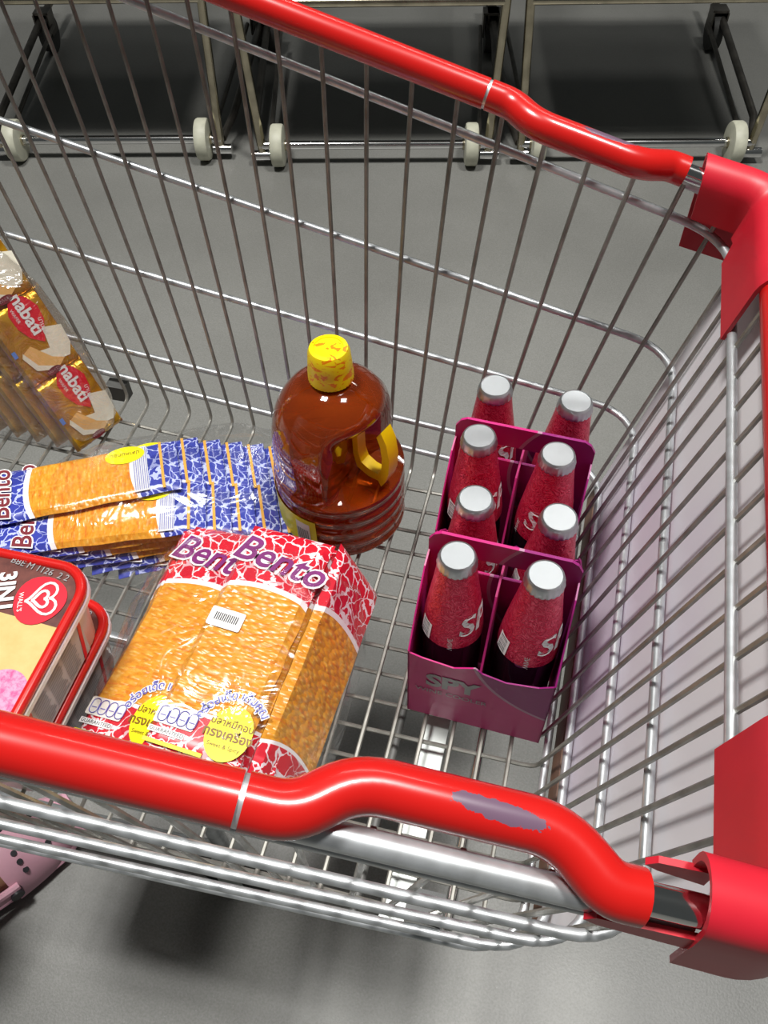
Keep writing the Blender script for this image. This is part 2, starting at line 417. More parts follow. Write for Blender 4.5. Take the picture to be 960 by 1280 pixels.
# bars across the underside of the basket
build(MB().box((-.052, .13, -.022), (-.030, .56, -.019)), 'support_plate', M_zincplate, cart, True, smooth=False)
build(MB().tube([(-.001, .13, -.024), (-.001, .56, -.024)], .0045, 10), 'support_tube', M_chrome, cart, True)
build(MB().tube([(-.072, .13, -.027), (-.072, .56, -.027)], .0035, 10), 'support_tube', M_greyplastic, cart, True)
build(MB().box((-.470, .574, .004), (-.448, .588, .024)), 'grey_clip', M_greyplastic, cart, True, smooth=False)
# chassis, legs and casters
for s_ in (1, -1):
    pth = smooth_path([(-.98, YC+s_*.13, .02), (-.96, YC+s_*.13, -.36), (-.34, YC+s_*.115, -.375), (-.27, YC+s_*.115, -.36), (-.27, YC+s_*.115, -.02)], 5, .05)
    build(MB().tube(pth, .0095, 12), 'chassis_tube', M_rod, cart, True)
    build(MB().box((-.03, YC+s_*.215-.004, .030), (-.005, YC+s_*.215+.014, .062)), 'chrome_clamp', M_chrome, cart, True, smooth=False)
for (X, s_) in ((-.27, .115), (-.27, -.115), (-.93, .14), (-.93, -.14)):
    Y = YC+s_
    f = build(MB().box((X-.02, Y-.016, -.392), (X+.02, Y+.016, -.386)).box((X-.015, Y-.019, -.45), (X+.015, Y-.016, -.388)).box((X-.015, Y+.016, -.45), (X+.015, Y+.019, -.388)), 'caster_fork', M_zincplate, cart, True, smooth=False)
    mbw = MB(); mbw.tube([(X, Y-.012, -.4425), (X, Y+.012, -.4425)], .0475, 28)
    build(mbw, 'wheel', M_darkwheel, f, True)

# ================================================================== bottle carriers
def bottle_proto():
    b = thing('bottle', '', 'bottle', T(0, 0, 0))
    prof = [(.018, .0), (.0222, .001), (.0232, .004), (.0232, .086), (.0226, .104)]
    build(MB().lathe(prof, 36), 'glass_body', M_glass, b)
    prof = [(.0222, .1028), (.0231, .103), (.0228, .108), (.0222, .115), (.0210, .126), (.0188, .143), (.0160, .162), (.0145, .174), (.0138, .182), (.010, .1825)]
    build(MB().lathe(prof, 36), 'foil_wrap', M_foil, b)
    def fl_(R, z, th): return R*(1+.018*cos(21*th)) if .1805 < z < .1855 else R
    prof = [(.0130, .1795), (.0140, .181), (.0141, .1835), (.0133, .1875), (.0126, .1896), (.0117, .1905), (.0112, .1900), (.001, .1899)]
    build(MB().lathe(prof, 84, fn=fl_), 'crown_cap', M_capmetal, b)
    def onfoil(a0):
        def fn(x, yv):
            z = .127+yv
            R = .0232-(z-.100)*(.0232-.0145)/(.174-.100)+.0011 if z > .100 else .0245
            th = a0+x/R; return (R*cos(th), R*sin(th), z)
        return fn
    A = radians(-90)
    text('SPY', .029, onfoil(A+radians(78)), I_silver, b, off=.0006, shear=.25)
    text('WINE', .0055, lambda x, yv: onfoil(A+radians(4))(yv*1.0, x-.018), I_silver, b)
    mb = MB()
    f0 = onfoil(A-radians(52))
    mb.grid(6, 3, lambda u, v: f0(-.006+.012*u, -.0225+.018*v)); build(mb, 'barcode_patch', I_white, b)
    mb = MB(); f1 = lambda x, yv: tuple(Vector(f0(x, yv))*1.0+Vector((cos(A-.9), sin(A-.9), 0))*.0004)
    for k in range(9):
        wd = random.choice((.0006, .0009, .0003)); z0 = -.0205+k*.0017
        mb.add([f1(-.0040, z0), f1(.0040, z0), f1(.0040, z0+wd), f1(-.0040, z0+wd)], [(0, 1, 2, 3)])
    build(mb, 'barcode_bars', I_black, b, smooth=False)
    return b
cr = .0
def carrier(M, label):
    c = thing('bottle_carrier', label, 'bottle carrier', M, 'cardboard four bottle carriers')
    hw, hd, tk = .0555, .0585, .0012
    # central handle panel with a slot, built as a frame of strips
    outer = [(-hw, 0.0)]+[(-hw, .168)]+[(-hw+.004, .175), (-hw+.008, .178)]+[(hw-.008, .178), (hw-.004, .175), (hw, .168)]+[(hw, 0.0)]
    slot = rrect(-.026, .138, .030, .156, .006, 3)
    mb = MB()
    mb.prism([(-hw, 0), (hw, 0), (hw, .138), (-hw, .138)], lambda a, b: (a, -tk, b), lambda a, b: (a, tk, b))
    mb.prism([(-hw, .138), (-.026, .138), (-.026, .156), (-hw, .156)], lambda a, b: (a, -tk, b), lambda a, b: (a, tk, b))
    mb.prism([(.030, .138), (hw, .138), (hw, .156), (.030, .156)], lambda a, b: (a, -tk, b), lambda a, b: (a, tk, b))
    mb.prism([(-hw, .156), (hw, .156), (hw, .168), (hw-.004, .175), (hw-.009, .178), (-hw+.009, .178), (-hw+.004, .175), (-hw, .168)], lambda a, b: (a, -tk, b), lambda a, b: (a, tk, b))
    build(mb, 'handle_panel', M_carton, c, smooth=False)
    front = [(-hw, 0), (hw, 0), (hw, .102), (.044, .094), (.020, .089), (.002, .094), (-.004, .100), (-.020, .092), (-.044, .096), (-hw, .100)]
    for s_ in (-1, 1):
        mb = MB().prism(front if s_ < 0 else [(-a, b) for a, b in front], lambda a, b: (a, s_*hd, b), lambda a, b: (a, s_*(hd-tk), b))
        build(mb, 'end_wall', M_carton, c, smooth=False)
        side = [(-hd, 0), (hd, 0), (hd, .102), (.040, .125), (.014, .152), (0, .156), (-.014, .152), (-.040, .125), (-hd, .102)]
        mb = MB().prism(side, lambda a, b: (s_*hw, a, b), lambda a, b: (s_*(hw-tk), a, b))
        build(mb, 'side_wall', M_cin if 0 else M_carton, c, smooth=False)
    div = [(-hd+.002, .002), (hd-.002, .002), (hd-.002, .090), (.020, .142), (-.020, .142), (-hd+.002, .090)]
    mb = MB().prism(div, lambda a, b: (-.0008, a, b), lambda a, b: (.0008, a, b))
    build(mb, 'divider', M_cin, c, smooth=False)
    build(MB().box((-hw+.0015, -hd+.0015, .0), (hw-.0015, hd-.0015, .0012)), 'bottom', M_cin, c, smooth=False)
    y0 = -hd-.0005
    text('SPY', .026, lambda x, yv: (x-.020, y0, .064+yv), I_grey, c, off=.0011)
    text('WINE COOLER', .0085, lambda x, yv: (x-.020, y0, .046+yv), I_grey, c)
    return c
CAR = [((-.0110, .4635, .003), -.05, 'rear magenta cardboard carrier of four bottles, nearer the far side wires'),
       ((-.0085, .3500, .003), -.04, 'front magenta cardboard carrier of four bottles, nearest the camera')]
for (loc, rz, lb) in CAR: carrier(T(*loc, rz), lb)
proto = bottle_proto()
caps = [(-.041, .492, 'rear left bottle of the rear carrier, crimson foil, silver cap', .0), (.023, .489, 'rear right bottle of the rear carrier, closest to the far wire wall', .2),
        (-.044, .436, 'left bottle just in front of the rear carrier handle', .1), (.016, .431, 'bottle right in front of the rear carrier handle, silver letter on its foil', -1.15),
        (-.036, .376, 'left bottle just behind the front carrier handle', .3), (.024, .373, 'right bottle just behind the front carrier handle, beside the wires', -.3),
        (-.039, .325, 'front left bottle of the front carrier, barcode on crimson foil', 0.0), (.021, .323, 'front right bottle of the front carrier, barcode on crimson foil', -.05)]
for i, (cx, cy, lb, rz) in enumerate(caps):
    (L, crz, _) = CAR[0 if i < 4 else 1]
    ix = -.0275 if cx < 0 else .0275; iy = .0285 if i % 4 < 2 else -.0285
    bx, by = L[0]+ix*cos(crz)-iy*sin(crz), L[1]+ix*sin(crz)+iy*cos(crz)
    base = Vector((bx, by, .0052)); top = Vector((cx, cy, .190)); ax = (top-base).normalized()
    base = top-ax*.190*1.0; base.z = max(base.z, .0052)
    R = ax.to_track_quat('Z', 'Y').to_matrix().to_4x4()
    e = Vector((0, 0, 1)).rotation_difference(ax).to_matrix().to_4x4()
    Mx = Matrix.Translation(base) @ e @ Matrix.Rotation(rz, 4, 'Z')
    if i == 0: proto.matrix_world = Mx; proto['label'] = lb; proto['group'] = 'foil wrapped bottles in the carriers'
    else: dup(proto, Mx, lb, 'foil wrapped bottles in the carriers')

# ================================================================== juice jug
jug = thing('drink_jug', 'large round plastic jug of amber drink with yellow patterned cap and handle', 'jug', T(-.175, .484, .003))
t = NT('amber_liquid'); f = t.noise(14, detail=2); t.base(t.ramp(f, [(.3, (.27, .030, .002)), (.7, (.42, .060, .004))]))
t.p(rough=.06, trans=.62, ior=1.36, coat=1.0, coatr=.03); t.bump(t.noise(24), .12, .003); M_amber = t.m
TH0 = radians(-22)
def jr(R, z, th):
    d = (th-TH0+pi) % (2*pi)-pi
    if .076 < z < .153 and R > .03:
        wz = min(1, (z-.076)/.006)*min(1, max(0, (.153-z)/.013))
        wt = max(0, 1-(abs(d)/radians(66))**4)
        cut = .020/max(.32, cos(d)) if abs(d) < 1.25 else .06
        return R*(1-wz*wt)+min(R, max(cut, .020))*wz*wt
    return R
prof = [(.030, .0), (.050, .0005), (.0570, .005)]
for k in range(0, 45): 
    z = .008+k*.0015; prof.append((.0597+.0009*cos(2*pi*(z-.008)/.0160), z))
prof += [(.0600, .0755), (.0590, .0772), (.0585, .0790), (.0580, .082)]
prof += [(.0575, z) for z in (.086, .092, .100, .108)]
for k in range(1, 13):
    a = k/12*pi/2*.93; prof.append((.0575*cos(a)**.82, .110+.070*sin(a)))
prof += [(.0165, .1795), (.0160, .186), (.0160, .195)]
build(MB().lathe(prof, 96, fn=jr), 'jug_body', M_amber, jug, angle=60)
t = NT('yellow_cap'); f = t.noise(70, t.mapping((1, 1, 1.6)), detail=3, dist=2.0)
t.base(t.mix(t.math('GREATER_THAN', f, .585), (.88, .66, .0), (.80, .22, .0))); t.p(rough=.35); M_ycap = t.m
def cfn(R, z, th): return R*(1+.012*cos(40*th)) if z < .2065 else R
capo = build(MB().lathe([(.0175, .1810), (.0188, .1815), (.0186, .190), (.0180, .1945), (.0181, .1955), (.0172, .2085), (.0155, .2125), (.0120, .2130), (.0115, .2122), (.001, .2122)], 80, fn=cfn), 'screw_cap', M_ycap, jug)
M_yplastic = simple('yellow_plastic', (.90, .62, .0), .32)
hb = MB()
def pol(Rr, dth, z): return (Rr*cos(TH0+dth), Rr*sin(TH0+dth), z)
outer = [(.0545, .152), (.0600, .140), (.0625, .122), (.0615, .104), (.0575, .090), (.0530, .0815)]
inner = [(.0500, .144), (.0535, .134), (.0550, .120), (.0540, .106), (.0505, .097), (.048, .0925)]
def strip(mb, path_o, path_i, hw):
    n = len(path_o); vs = []
    for (a, b), (c, d) in zip(path_o, path_i):
        for sg in (-1, 1):
            for (rr, zz) in ((a, b), (c, d)):
                v = Vector(pol(rr, 0, zz)) + Vector((-sin(TH0), cos(TH0), 0))*hw*sg; vs.append(v)
    fs = []
    for i in range(n-1):
        b0, b1 = i*4, (i+1)*4
        for (p_, q_) in ((0, 1), (1, 3), (3, 2), (2, 0)): fs.append((b0+p_, b0+q_, b1+q_, b1+p_))
    fs += [(0, 1, 3, 2), tuple(n*4-4+k for k in (0, 2, 3, 1))]
    mb.add(vs, fs)
strip(hb, outer, inner, .0068)
strip(hb, [(.052, .0945), (.040, .0950), (.031, .099), (.028, .110), (.028, .130)], [(.052, .086), (.038, .0850), (.026, .090), (.0225, .105), (.0225, .130)], .0055)
build(hb, 'yellow_handle', M_yplastic, jug, angle=30)
lab = MB().grid(14, 2, lambda u, v: (.0616*cos(radians(-182+86*u)), .0616*sin(radians(-182+86*u)), .012+.044*v))
lo = build(lab, 'yellow_label', I_yellow, jug)
mb = MB().grid(4, 2, lambda u, v: (.0619*cos(radians(-116+14*u)), .0619*sin(radians(-116+14*u)), .016+.034*v)); build(mb, 'barcode_patch', I_white, lo)
mb = MB()
for k in range(8):
    a0 = radians(-115+k*1.5); a1 = a0+radians(.6)
    mb.add([(.0622*cos(a0), .0622*sin(a0), .021), (.0622*cos(a1), .0622*sin(a1), .021), (.0622*cos(a1), .0622*sin(a1), .041), (.0622*cos(a0), .0622*sin(a0), .041)], [(0, 1, 2, 3)])
build(mb, 'barcode_bars', I_black, lo, smooth=False)

# ================================================================== squid snack packets
def pillow(W, L, H, nx=14, ny=26, seed=0, crimp=.012):
    mb = MB()
    def top(u, v, sg):
        x = (u-.5)*W; yv = (v-.5)*L
        ex = min(1, (.5-abs(u-.5))*2/.16); ey = min(1, (.5-abs(v-.5))*L/crimp)
        e = sin(min(1, max(0, ex))*pi/2)*sin(min(1, max(0, ey))*pi/2)
        wz = noise.noise(Vector((x*30+seed, yv*26, sg*2.0)))*.0011*e
        jag = .0006*sin(v*L*900) if abs(u-.5) > .49 else 0
        return (x+jag, yv, H/2+sg*(H/2)*(e**.8)*.98+wz+sg*.0002)
    mb.grid(nx, ny, lambda u, v: top(u, v, 1)); mb.grid(nx, ny, lambda u, v: top(1-u, v, -1))
    return mb
def disc(cx, cy, rx, ry, z, n=28): return [(cx+rx*cos(2*pi*k/n), cy+ry*sin(2*pi*k/n), z) for k in range(n)]
def flat(pts, name, mat, par): return build(MB().add(pts, [tuple(range(len(pts)))]), name, mat, par, smooth=False)
def red_packet(M, label, cat='snack packet', group='red squid snack packets', full=True):
    t = thing('snack_packet', label, cat, M, group)
    W, L, H = .075, .212, .012
    build(pillow(W, L, H, seed=random.random()*9), 'packet_body', M_redpack, t)
    if not full: return t
    z = H+.0008
    fn = lambda dx, dy, zz, a=0.0, sc=1.0: (lambda x, yv: (dx+(x*cos(a)-yv*sin(a))*sc, dy+(x*sin(a)+yv*cos(a))*sc, zz))
    text('Bento', .0345, fn(.001, .073, z+.0002, -.14), I_white, t, off=.0022, shear=.2)
    text('Bento', .0345, fn(.001, .073, z+.0006, -.14), I_purple, t, off=.0005, shear=.2)
    # nutrition boxes
    bx = rrect(-.036, -.085, -.004, -.070, .0015, 2)
    flat([(a, b, z+.0001) for a, b in bx], 'info_panel', I_beige, t)
    for k in range(4):
        cx = -.0325+k*.0078
        cap_ = rrect(cx-.0012, -.0835, cx+.0058, -.0715, .0033, 3)
        mb = MB().tube([(a, b, z+.0006) for a, b in cap_], .00035, 4, closed=True)
        mb.add(*[[(cx, -.0790, z+.0006), (cx+.0046, -.0790, z+.0006), (cx+.0046, -.0784, z+.0006), (cx, -.0784, z+.0006)], [(0, 1, 2, 3)]])
        build(mb, 'info_symbol', I_blue, t)
    flat([(-.0365, -.0925, z+.0001), (-.008, -.0925, z+.0001), (-.008, -.0880, z+.0001), (-.0365, -.0880, z+.0001)], 'info_strip', I_white, t)
    text('GUARANTEED', .0042, fn(-.022, -.0903, z+.0004), I_black, t)
    flat([(-.037, -.1005, z), (.010, -.1005, z), (.010, -.0975, z), (-.037, -.0975, z)], 'yellow_stripe', I_yellow, t)
    flat(disc(.0225, -.078, .0175, .0215, z+.0004), 'yellow_badge', I_yellow, t)
    text('ปลาหมึกอบ', .0075, fn(.0225, -.071, z+.0009), I_brown, t, off=.0001)
    text('ทรงเครื่อง', .0095, fn(.0225, -.080, z+.0009), I_brown, t, off=.00025)
    text('Sweet & Spicy', .0045, fn(.0225, -.0885, z+.0009), I_brown, t)
    # arched blue words above the badge
    word = 'อร่อยเด็ด เต็มคุณ'
    for s0, mt, of, zz in ((0, I_white, .0009, z+.0003), (1, I_blue, .0001, z+.0007)):
        def archfn(x, yv):
            a = pi/2+.25-x/.0275; R = .0275+yv; return (.0225+R*cos(a), -.078+R*sin(a)*1.08, zz)
        text(word, .0088, archfn, mt, t, off=of)
    return t
ry = radians(-2)
def RP(x, yv, z, rz=0, tilt=0, pitch=0): return T(x, yv, z, rz) @ Matrix.Rotation(tilt, 4, 'Y') @ Matrix.Rotation(pitch, 4, 'X')
# lower layers first, then the two top packets
for k in range(5):
    for s_, x in ((0, -.262), (1, -.184)):
        z0 = .006+k*.0125
        red_packet(RP(x+.004*sin(k*2+s_), .288+.003*cos(k*3), z0 - (.008*k/5 if s_ == 0 else 0), .012*sin(k*5+s_), radians(-6 if s_ == 0 else 0)*k/5),
                   'red squid snack packet, %s one under the %s top packet of the pile' % (['lowest', 'second lowest', 'middle', 'second highest', 'highest'][k], 'left' if s_ == 0 else 'right'), full=False)
rp1 = red_packet(RP(-.2565, .288, .0565, radians(-4.5), radians(-9)), 'left top red squid snack packet, its right edge tucked under its neighbour')
rp2 = red_packet(RP(-.1970, .288, .071, radians(-4), radians(0)), 'right top red squid snack packet with white barcode sticker, facing up')
mb = rrect(-.034, .001, -.005, .018, .0015, 2)
st = flat([(a, b-.003*(a+.02)*8, .0135) for a, b in mb], 'barcode_sticker', I_white, rp2)
mb = MB()
for k in range(12):
    x0 = -.0290+k*.0017; mb.add([(x0, .0065-.024*(x0+.02), .0139), (x0+.0008, .0065-.024*(x0+.02), .0139), (x0+.0008, .0135-.024*(x0+.02), .0139), (x0, .0135-.024*(x0+.02), .0139)], [(0, 1, 2, 3)])
build(mb, 'barcode_bars', I_black, st, smooth=False)
# side packet hanging on the right flank of the pile
red_packet(T(-.1440, .288, .042, radians(-3)) @ Matrix.Rotation(radians(66), 4, 'Y') , 'red squid snack packet standing on edge along the right of the pile', full=False)

# clear bags: a shell of film draped over a pile
def bag(name, M, L3, label, mat, seed=0, amp=.006, e=3.2, nu=56, nv=40, shear=None):
    o = thing(name, label, 'bag', M)
    a, b, c = L3[0]/2, L3[1]/2, L3[2]
    def fn(u, v):
        th = 2*pi*u; ph = v*pi/2*.999
        def se(q, k): return math.copysign(abs(q)**(2/k), q)
        x = a*se(cos(th), e)*se(cos(ph), e); yv = b*se(sin(th), e)*se(cos(ph), e); z = c*se(sin(ph), e)
        d = noise.fractal(Vector((x*22+seed, yv*22, z*22)), 1.0, 2.0, 4)*amp + abs(noise.noise(Vector((x*60, yv*45+seed, z*60))))*amp*.5
        s_ = 1+abs(d)/max(a, b)*1.6
        q = (x*s_, yv*s_, z+abs(d)*.35*min(1, z/c+.1))
        return tuple(shear @ Vector(q)) if shear is not None else q
    build(MB().grid(nu, nv, fn), 'film', mat, o); return o
bag('clear_bag', T(-.212, .288, .003, radians(1.5)), (.195, .236, .092), 'clear crinkled plastic bag around the red snack packets', M_film, 3)

# blue packets: two rows, each fanned out towards the jug
def blue_packet(M, label, full=True):
    t = thing('snack_packet', label, 'snack packet', M, 'blue squid snack packets')
    W, L, H = .062, .200, .008
    build(pillow(W, L, H, seed=random.random()*9, crimp=.010), 'packet_body', M_bluepack, t)
    z = H+.0008
    fn = lambda dx, dy, zz, a=0.0: (lambda x, yv: (dx+(x*cos(a)-yv*sin(a)), dy+(x*sin(a)+yv*cos(a)), zz))
    flat([(-.028, -.072, z), (.028, -.072, z), (.028, -.058, z), (-.028, -.058, z)], 'silver_panel', I_silver, t)
    mb = MB()
    for k in range(7): mb.add([(-.026, -.0712+k*.0019, z+.0003), (.026, -.0712+k*.0019, z+.0003), (.026, -.0707+k*.0019, z+.0003), (-.026, -.0707+k*.0019, z+.0003)], [(0, 1, 2, 3)])
    build(mb, 'silver_print', I_blue, t, smooth=False)
    flat([(-.029, -.0865, z), (.029, -.0865, z), (.029, -.0838, z), (-.029, -.0838, z)], 'orange_stripe', I_orange, t)
    b = flat(disc(.020, -.052, .0105, .0185, z+.0004), 'yellow_badge', I_yellow, t)
    text('ปลาหมึกอบ', .0062, fn(.021, -.052, z+.0009, pi/2), I_brown, t)
    if full:
        text('Bento', .025, fn(.0, .062, z+.0002), I_white, t, off=.0016, shear=.2)
        text('Bento', .025, fn(.0, .062, z+.0006), I_maroon, t, off=.0004, shear=.2)
    return t
def blue_row(cx, cy, cz, ang, n, name, dstep, rzs):
    prev = None
    a = radians(ang); ux, uy = cos(a), sin(a)
    ordn = ['top', 'second', 'third', 'fourth', 'fifth', 'sixth', 'seventh']
    for k in range(n):
        z = cz-.0084*k; lt = .008 if (k and name == 'upper') else 0
        M = T(cx+ux*dstep*k-uy*lt, cy+uy*dstep*k+ux*lt, z, a+pi/2+rzs*k)
        lb = '%s blue squid snack packet of the %s row%s' % (ordn[k], name, '' if k else ', its picture facing up')
        if k == 0: prev = blue_packet(M, lb)
        else: dup(prev, M, lb, 'blue squid snack packets')
blue_row(-.4165, .4130, .0560, 28, 7, 'upper', .0205, -.006)
blue_row(-.3820, .3890, .0470, 21.5, 6, 'lower', .0215, .022)
bag('clear_bag', T(-.335, .438, .004, radians(26)), (.270, .150, .070), 'clear plastic bag around the fanned blue snack packets', M_film, 11, .004)

# ================================================================== wafer packets leaning in the corner
A = Vector((-.432, .526, .035)); B = Vector((-.448, .485, .020)); Cc = Vector((-.487, .548, .157))
V = (Cc-A).normalized(); U = (A-B); U = (U-V*U.dot(V)).normalized(); N = U.cross(V).normalized()
# N faces the camera side
if N.dot(Vector((0, 0, .67))-A) < 0: N = -N
def wafer(M, label, full=True):
    t = thing('wafer_packet', label, 'wafer packet', M, 'gold wafer packets in the clear bag')
    W, L, H = .058, .082, .017
    def wp(u, v, sg):
        x = (u-.5)*W; yv = (v-.5)*L
        ex = min(1, (.5-abs(u-.5))*2/.10); ey = min(1, (.5-abs(v-.5))*L/.009)
        e = sin(max(0, ex)*pi/2)**.7*sin(max(0, ey)*pi/2)**.8
        rip = .0008*sin(x*900)*(1-ey) if ey < 1 else 0
        return (x, yv, H/2+sg*H/2*e+rip+.0006*noise.noise(Vector((x*60, yv*60, sg))))
    mb = MB(); mb.grid(22, 26, lambda u, v: wp(u, v, 1)); mb.grid(22, 26, lambda u, v: wp(1-u, v, -1))
    build(mb, 'wrapper', M_gold, t)
    if full:
        z = H+.0008
        lens = [(-.024, .016, z), (-.016, .024, z), (-.003, .0275, z), (.010, .024, z), (.0275, .010, z), (.016, .001, z), (.002, -.0025, z), (-.012, -.001, z), (-.021, .006, z)]
        ca, sa = cos(-1.45)*.98, sin(-1.45)*.98
        lens = [(.006+a*ca-b_*sa, .020+a*sa+b_*ca, c) for a, b_, c in [(a, b-.0125, c) for a, b, c in lens]]
        flat(lens, 'red_emblem', I_red, t)
        rr = lambda dx, dy, a: (lambda x, yv: (dx+x*cos(a)-yv*sin(a), dy+x*sin(a)+yv*cos(a), z+.0006))
        def re(dx, dy, a):
            def fn(x, yv):
                q, w_ = dx+x*cos(a)-yv*sin(a), dy-.0165+x*sin(a)+yv*cos(a)
                return (.006+q*ca-w_*sa, .020+q*sa+w_*ca, z+.0006)
            return fn
        text('nabati', .0175, re(-.003, .0175, -.12), I_white, t, off=.0005)
        text('WAFER', .0045, re(-.008, .0075, -.12), I_white, t)
        text('นาบาติ', .0065, re(.014, .0225, -.35), I_white, t)
        flat([(.012, .006, z+.0002), (.029, -.001, z+.0002), (.027, -.020, z+.0002), (.020, -.030, z+.0002), (.006, -.027, z+.0002), (-.008, -.016, z+.0002), (-.004, -.011, z+.0002), (.007, -.014, z+.0002)], 'cream_splash', I_cream, t)
        flat([(-.018, -.006, z+.0003), (-.008, -.003, z+.0003), (.004, -.022, z+.0003), (.014, -.029, z+.0003), (.004, -.034, z+.0003), (-.016, -.024, z+.0003)], 'wafer_picture', I_wafer, t)
        flat([(-.021, -.009, z+.0004), (-.018, -.005, z+.0004), (-.012, -.022, z+.0004), (.003, -.032, z+.0004), (.001, -.035, z+.0004), (-.016, -.026, z+.0004)], 'wafer_layer', I_cream, t)
        flat(disc(-.002, -.034, .0078, .0036, z+.0006, 18), 'dark_badge', I_maroon, t)
        text('WHITE', .0042, rr(-.002, -.034, 0), I_white, t)
        flat([(-.027, -.006, z+.0004), (-.023, -.006, z+.0004), (-.023, .001, z+.0004), (-.027, .001, z+.0004)], 'blue_mark', ink('bright_blue_ink', (.10, .25, .75)), t)
    return t
mid = (A+B)/2
ang_spin = 0
wl = {(0, 0): 'lower front gold wafer packet with red emblem, its foot on the wire floor', (0, 1): 'upper front gold wafer packet with red emblem, leaning in the corner'}
D = Vector((-1, .06, 0))
for layer in range(5):
    for k in range(3):
        if k == 2 and layer > 1: continue
        o = mid+V*(.036+.078*k)-N*.018+D*(.024*layer)
        M = frame(o, U, V, N)
        lb = wl.get((layer, k), 'gold wafer packet %s in the %s layer of the leaning bundle' % (['at the foot', 'midway up', 'at the top'][k], ['front', 'second', 'third', 'fourth', 'rear'][layer]))
        wafer(M, lb, full=(layer == 0))
org = mid+V*.10+D*.125
Sh = frame((0, 0, 0), U, V, -D)
bag('clear_bag', Matrix.Translation(org), (.078, .245, .150), 'clear crinkled plastic bag around the gold wafer packets in the corner', M_film_dull, 5, .005, 3.4, shear=Sh)

# ================================================================== ice cream tubs
def rr_loop(x0, y0, x1, y1, r, z, n=6): return [(a, b, z) for a, b in rrect(x0, y0, x1, y1, r, n)]
def tub(M, label):
    t = thing('ice_cream_tub', label, 'ice cream tub', M, 'square ice cream tubs with red rims')
    x1, x0, hy = .100, -.100, .076
    loops = [rr_loop(x0+.011, -hy+.011, x1-.011, hy-.011, .020, .0), rr_loop(x0+.009, -hy+.009, x1-.009, hy-.009, .022, .003),
             rr_loop(x0+.003, -hy+.003, x1-.003, hy-.003, .026, .058)]
    vs = [q for l_ in loops for q in l_]; n = len(loops[0])
    fs = [(i*n+k, i*n+(k+1) % n, (i+1)*n+(k+1) % n, (i+1)*n+k) for i in range(2) for k in range(n)]+[tuple(range(n-1, -1, -1))]
    build(MB().add(vs, fs), 'tub_body', M_tub, t, angle=50)
    fl_ = MB(); l1 = rr_loop(x0-.002, -hy-.002, x1+.002, hy+.002, .029, .0565); l2 = rr_loop(x0-.002, -hy-.002, x1+.002, hy+.002, .029, .0605)
    fl_.add(l1+l2, [(k, (k+1) % n, n+(k+1) % n, n+k) for k in range(n)]+[tuple(range(n-1, -1, -1)), tuple(range(n, 2*n))])
    build(fl_, 'flange', M_tub, t)
    rim = MB().tube(rr_loop(x0+.0025, -hy+.0025, x1-.0025, hy-.0025, .025, .0645, 8), .0042, 10, closed=True)
    build(rim, 'red_rim', M_red, t)
    lid = MB(); l = rr_loop(x0+.004, -hy+.004, x1-.004, hy-.004, .023, .0655); lid.add(l, [tuple(range(len(l)))])
    lo = build(lid, 'lid', M_lid, t, smooth=False)
    z = .0660
    fn = lambda dx, dy, zz, a=0.0: (lambda x, yv: (dx+(x*cos(a)-yv*sin(a)), dy+(x*sin(a)+yv*cos(a)), zz))
    # heart emblem on a red field
    cx, cy = .072, .042; a = -1.20
    f_ = fn(cx, cy, z+.0002, a)
    flat([f_(.0205*cos(q)*(1-.12*sin(q)), .0195*sin(q)-.001) for q in [2*pi*k/28 for k in range(28)]], 'red_emblem', I_red, lo)
    mb = MB()
    for sc, off in ((1.0, 0), (.52, -.001)):
        for sg in (-1, 1):
            pts = []
            for k in range(15):
                tt = k/14*pi*.96+.05
                hx = 16*sin(tt)**3; hy_ = 13*cos(tt)-5*cos(2*tt)-2*cos(3*tt)-cos(4*tt)
                pts.append((sg*hx*.00085*sc, (hy_+2)*.00080*sc+off))
            mb.tube([f_(*q)[:2]+(z+.0006,) for q in pts], .0011 if sc == 1 else .0012, 5)
    build(mb, 'heart_mark', I_white, lo)
    text("WALL'S", .0050, lambda x_, y_: f_(x_, y_-.0155)[:2]+(z+.0006,), I_white, lo)
    text('3IN1', .0175, fn(.042, .042, z+.0006, a), I_white, lo, off=.0006)
    text('NEOPOLITAN', .0150, fn(.023, .019, z+.0006, a), I_white, lo, off=.0006)
    text('BBE M 1126  2 2', .0075, fn(.058, .066, z+.0006, -.12), I_grey, lo)
    text('CHOCOLATE', .0055, fn(.005, .048, z+.0006, a), I_white, lo)
    # label on the right-hand wall
    def wall(yv, zz): k = (zz-.003)/.055; return (x1-.009+.006*k+.0007, yv, zz)
    lp = MB().prism([(-.048, .004), (.040, .004), (.040, .050), (-.048, .050)], lambda a_, b_: wall(a_, b_), lambda a_, b_: tuple(Vector(wall(a_, b_))+Vector((.0004, 0, 0))))
    ll = build(lp, 'side_label', I_labelgrey, t, smooth=False)
    for yy in (-.040, .034):
        mb = MB().prism([(yy-.004, .004), (yy+.000, .004), (yy+.006, .052), (yy+.002, .052)], lambda a_, b_: tuple(Vector(wall(a_, b_))+Vector((.0006, 0, 0))), lambda a_, b_: tuple(Vector(wall(a_, b_))+Vector((.0009, 0, 0))))
        build(mb, 'label_stripe', I_red, ll, smooth=False)
    mb = MB()
    for r_ in range(11):
        for c_ in range(3):
            z0 = .009+r_*.0036; y0_ = -.032+c_*.0205; y1_ = y0_+.014+.005*random.random()
            d = Vector((.0008, 0, 0)); mb.add([Vector(wall(y0_, z0))+d, Vector(wall(y1_, z0))+d, Vector(wall(y1_, z0+.0012))+d, Vector(wall(y0_, z0+.0012))+d], [(0, 1, 2, 3)])
    build(mb, 'label_print', I_grey, ll, smooth=False)
    return t
I_labelgrey = ink('label_grey', (.52, .50, .52))
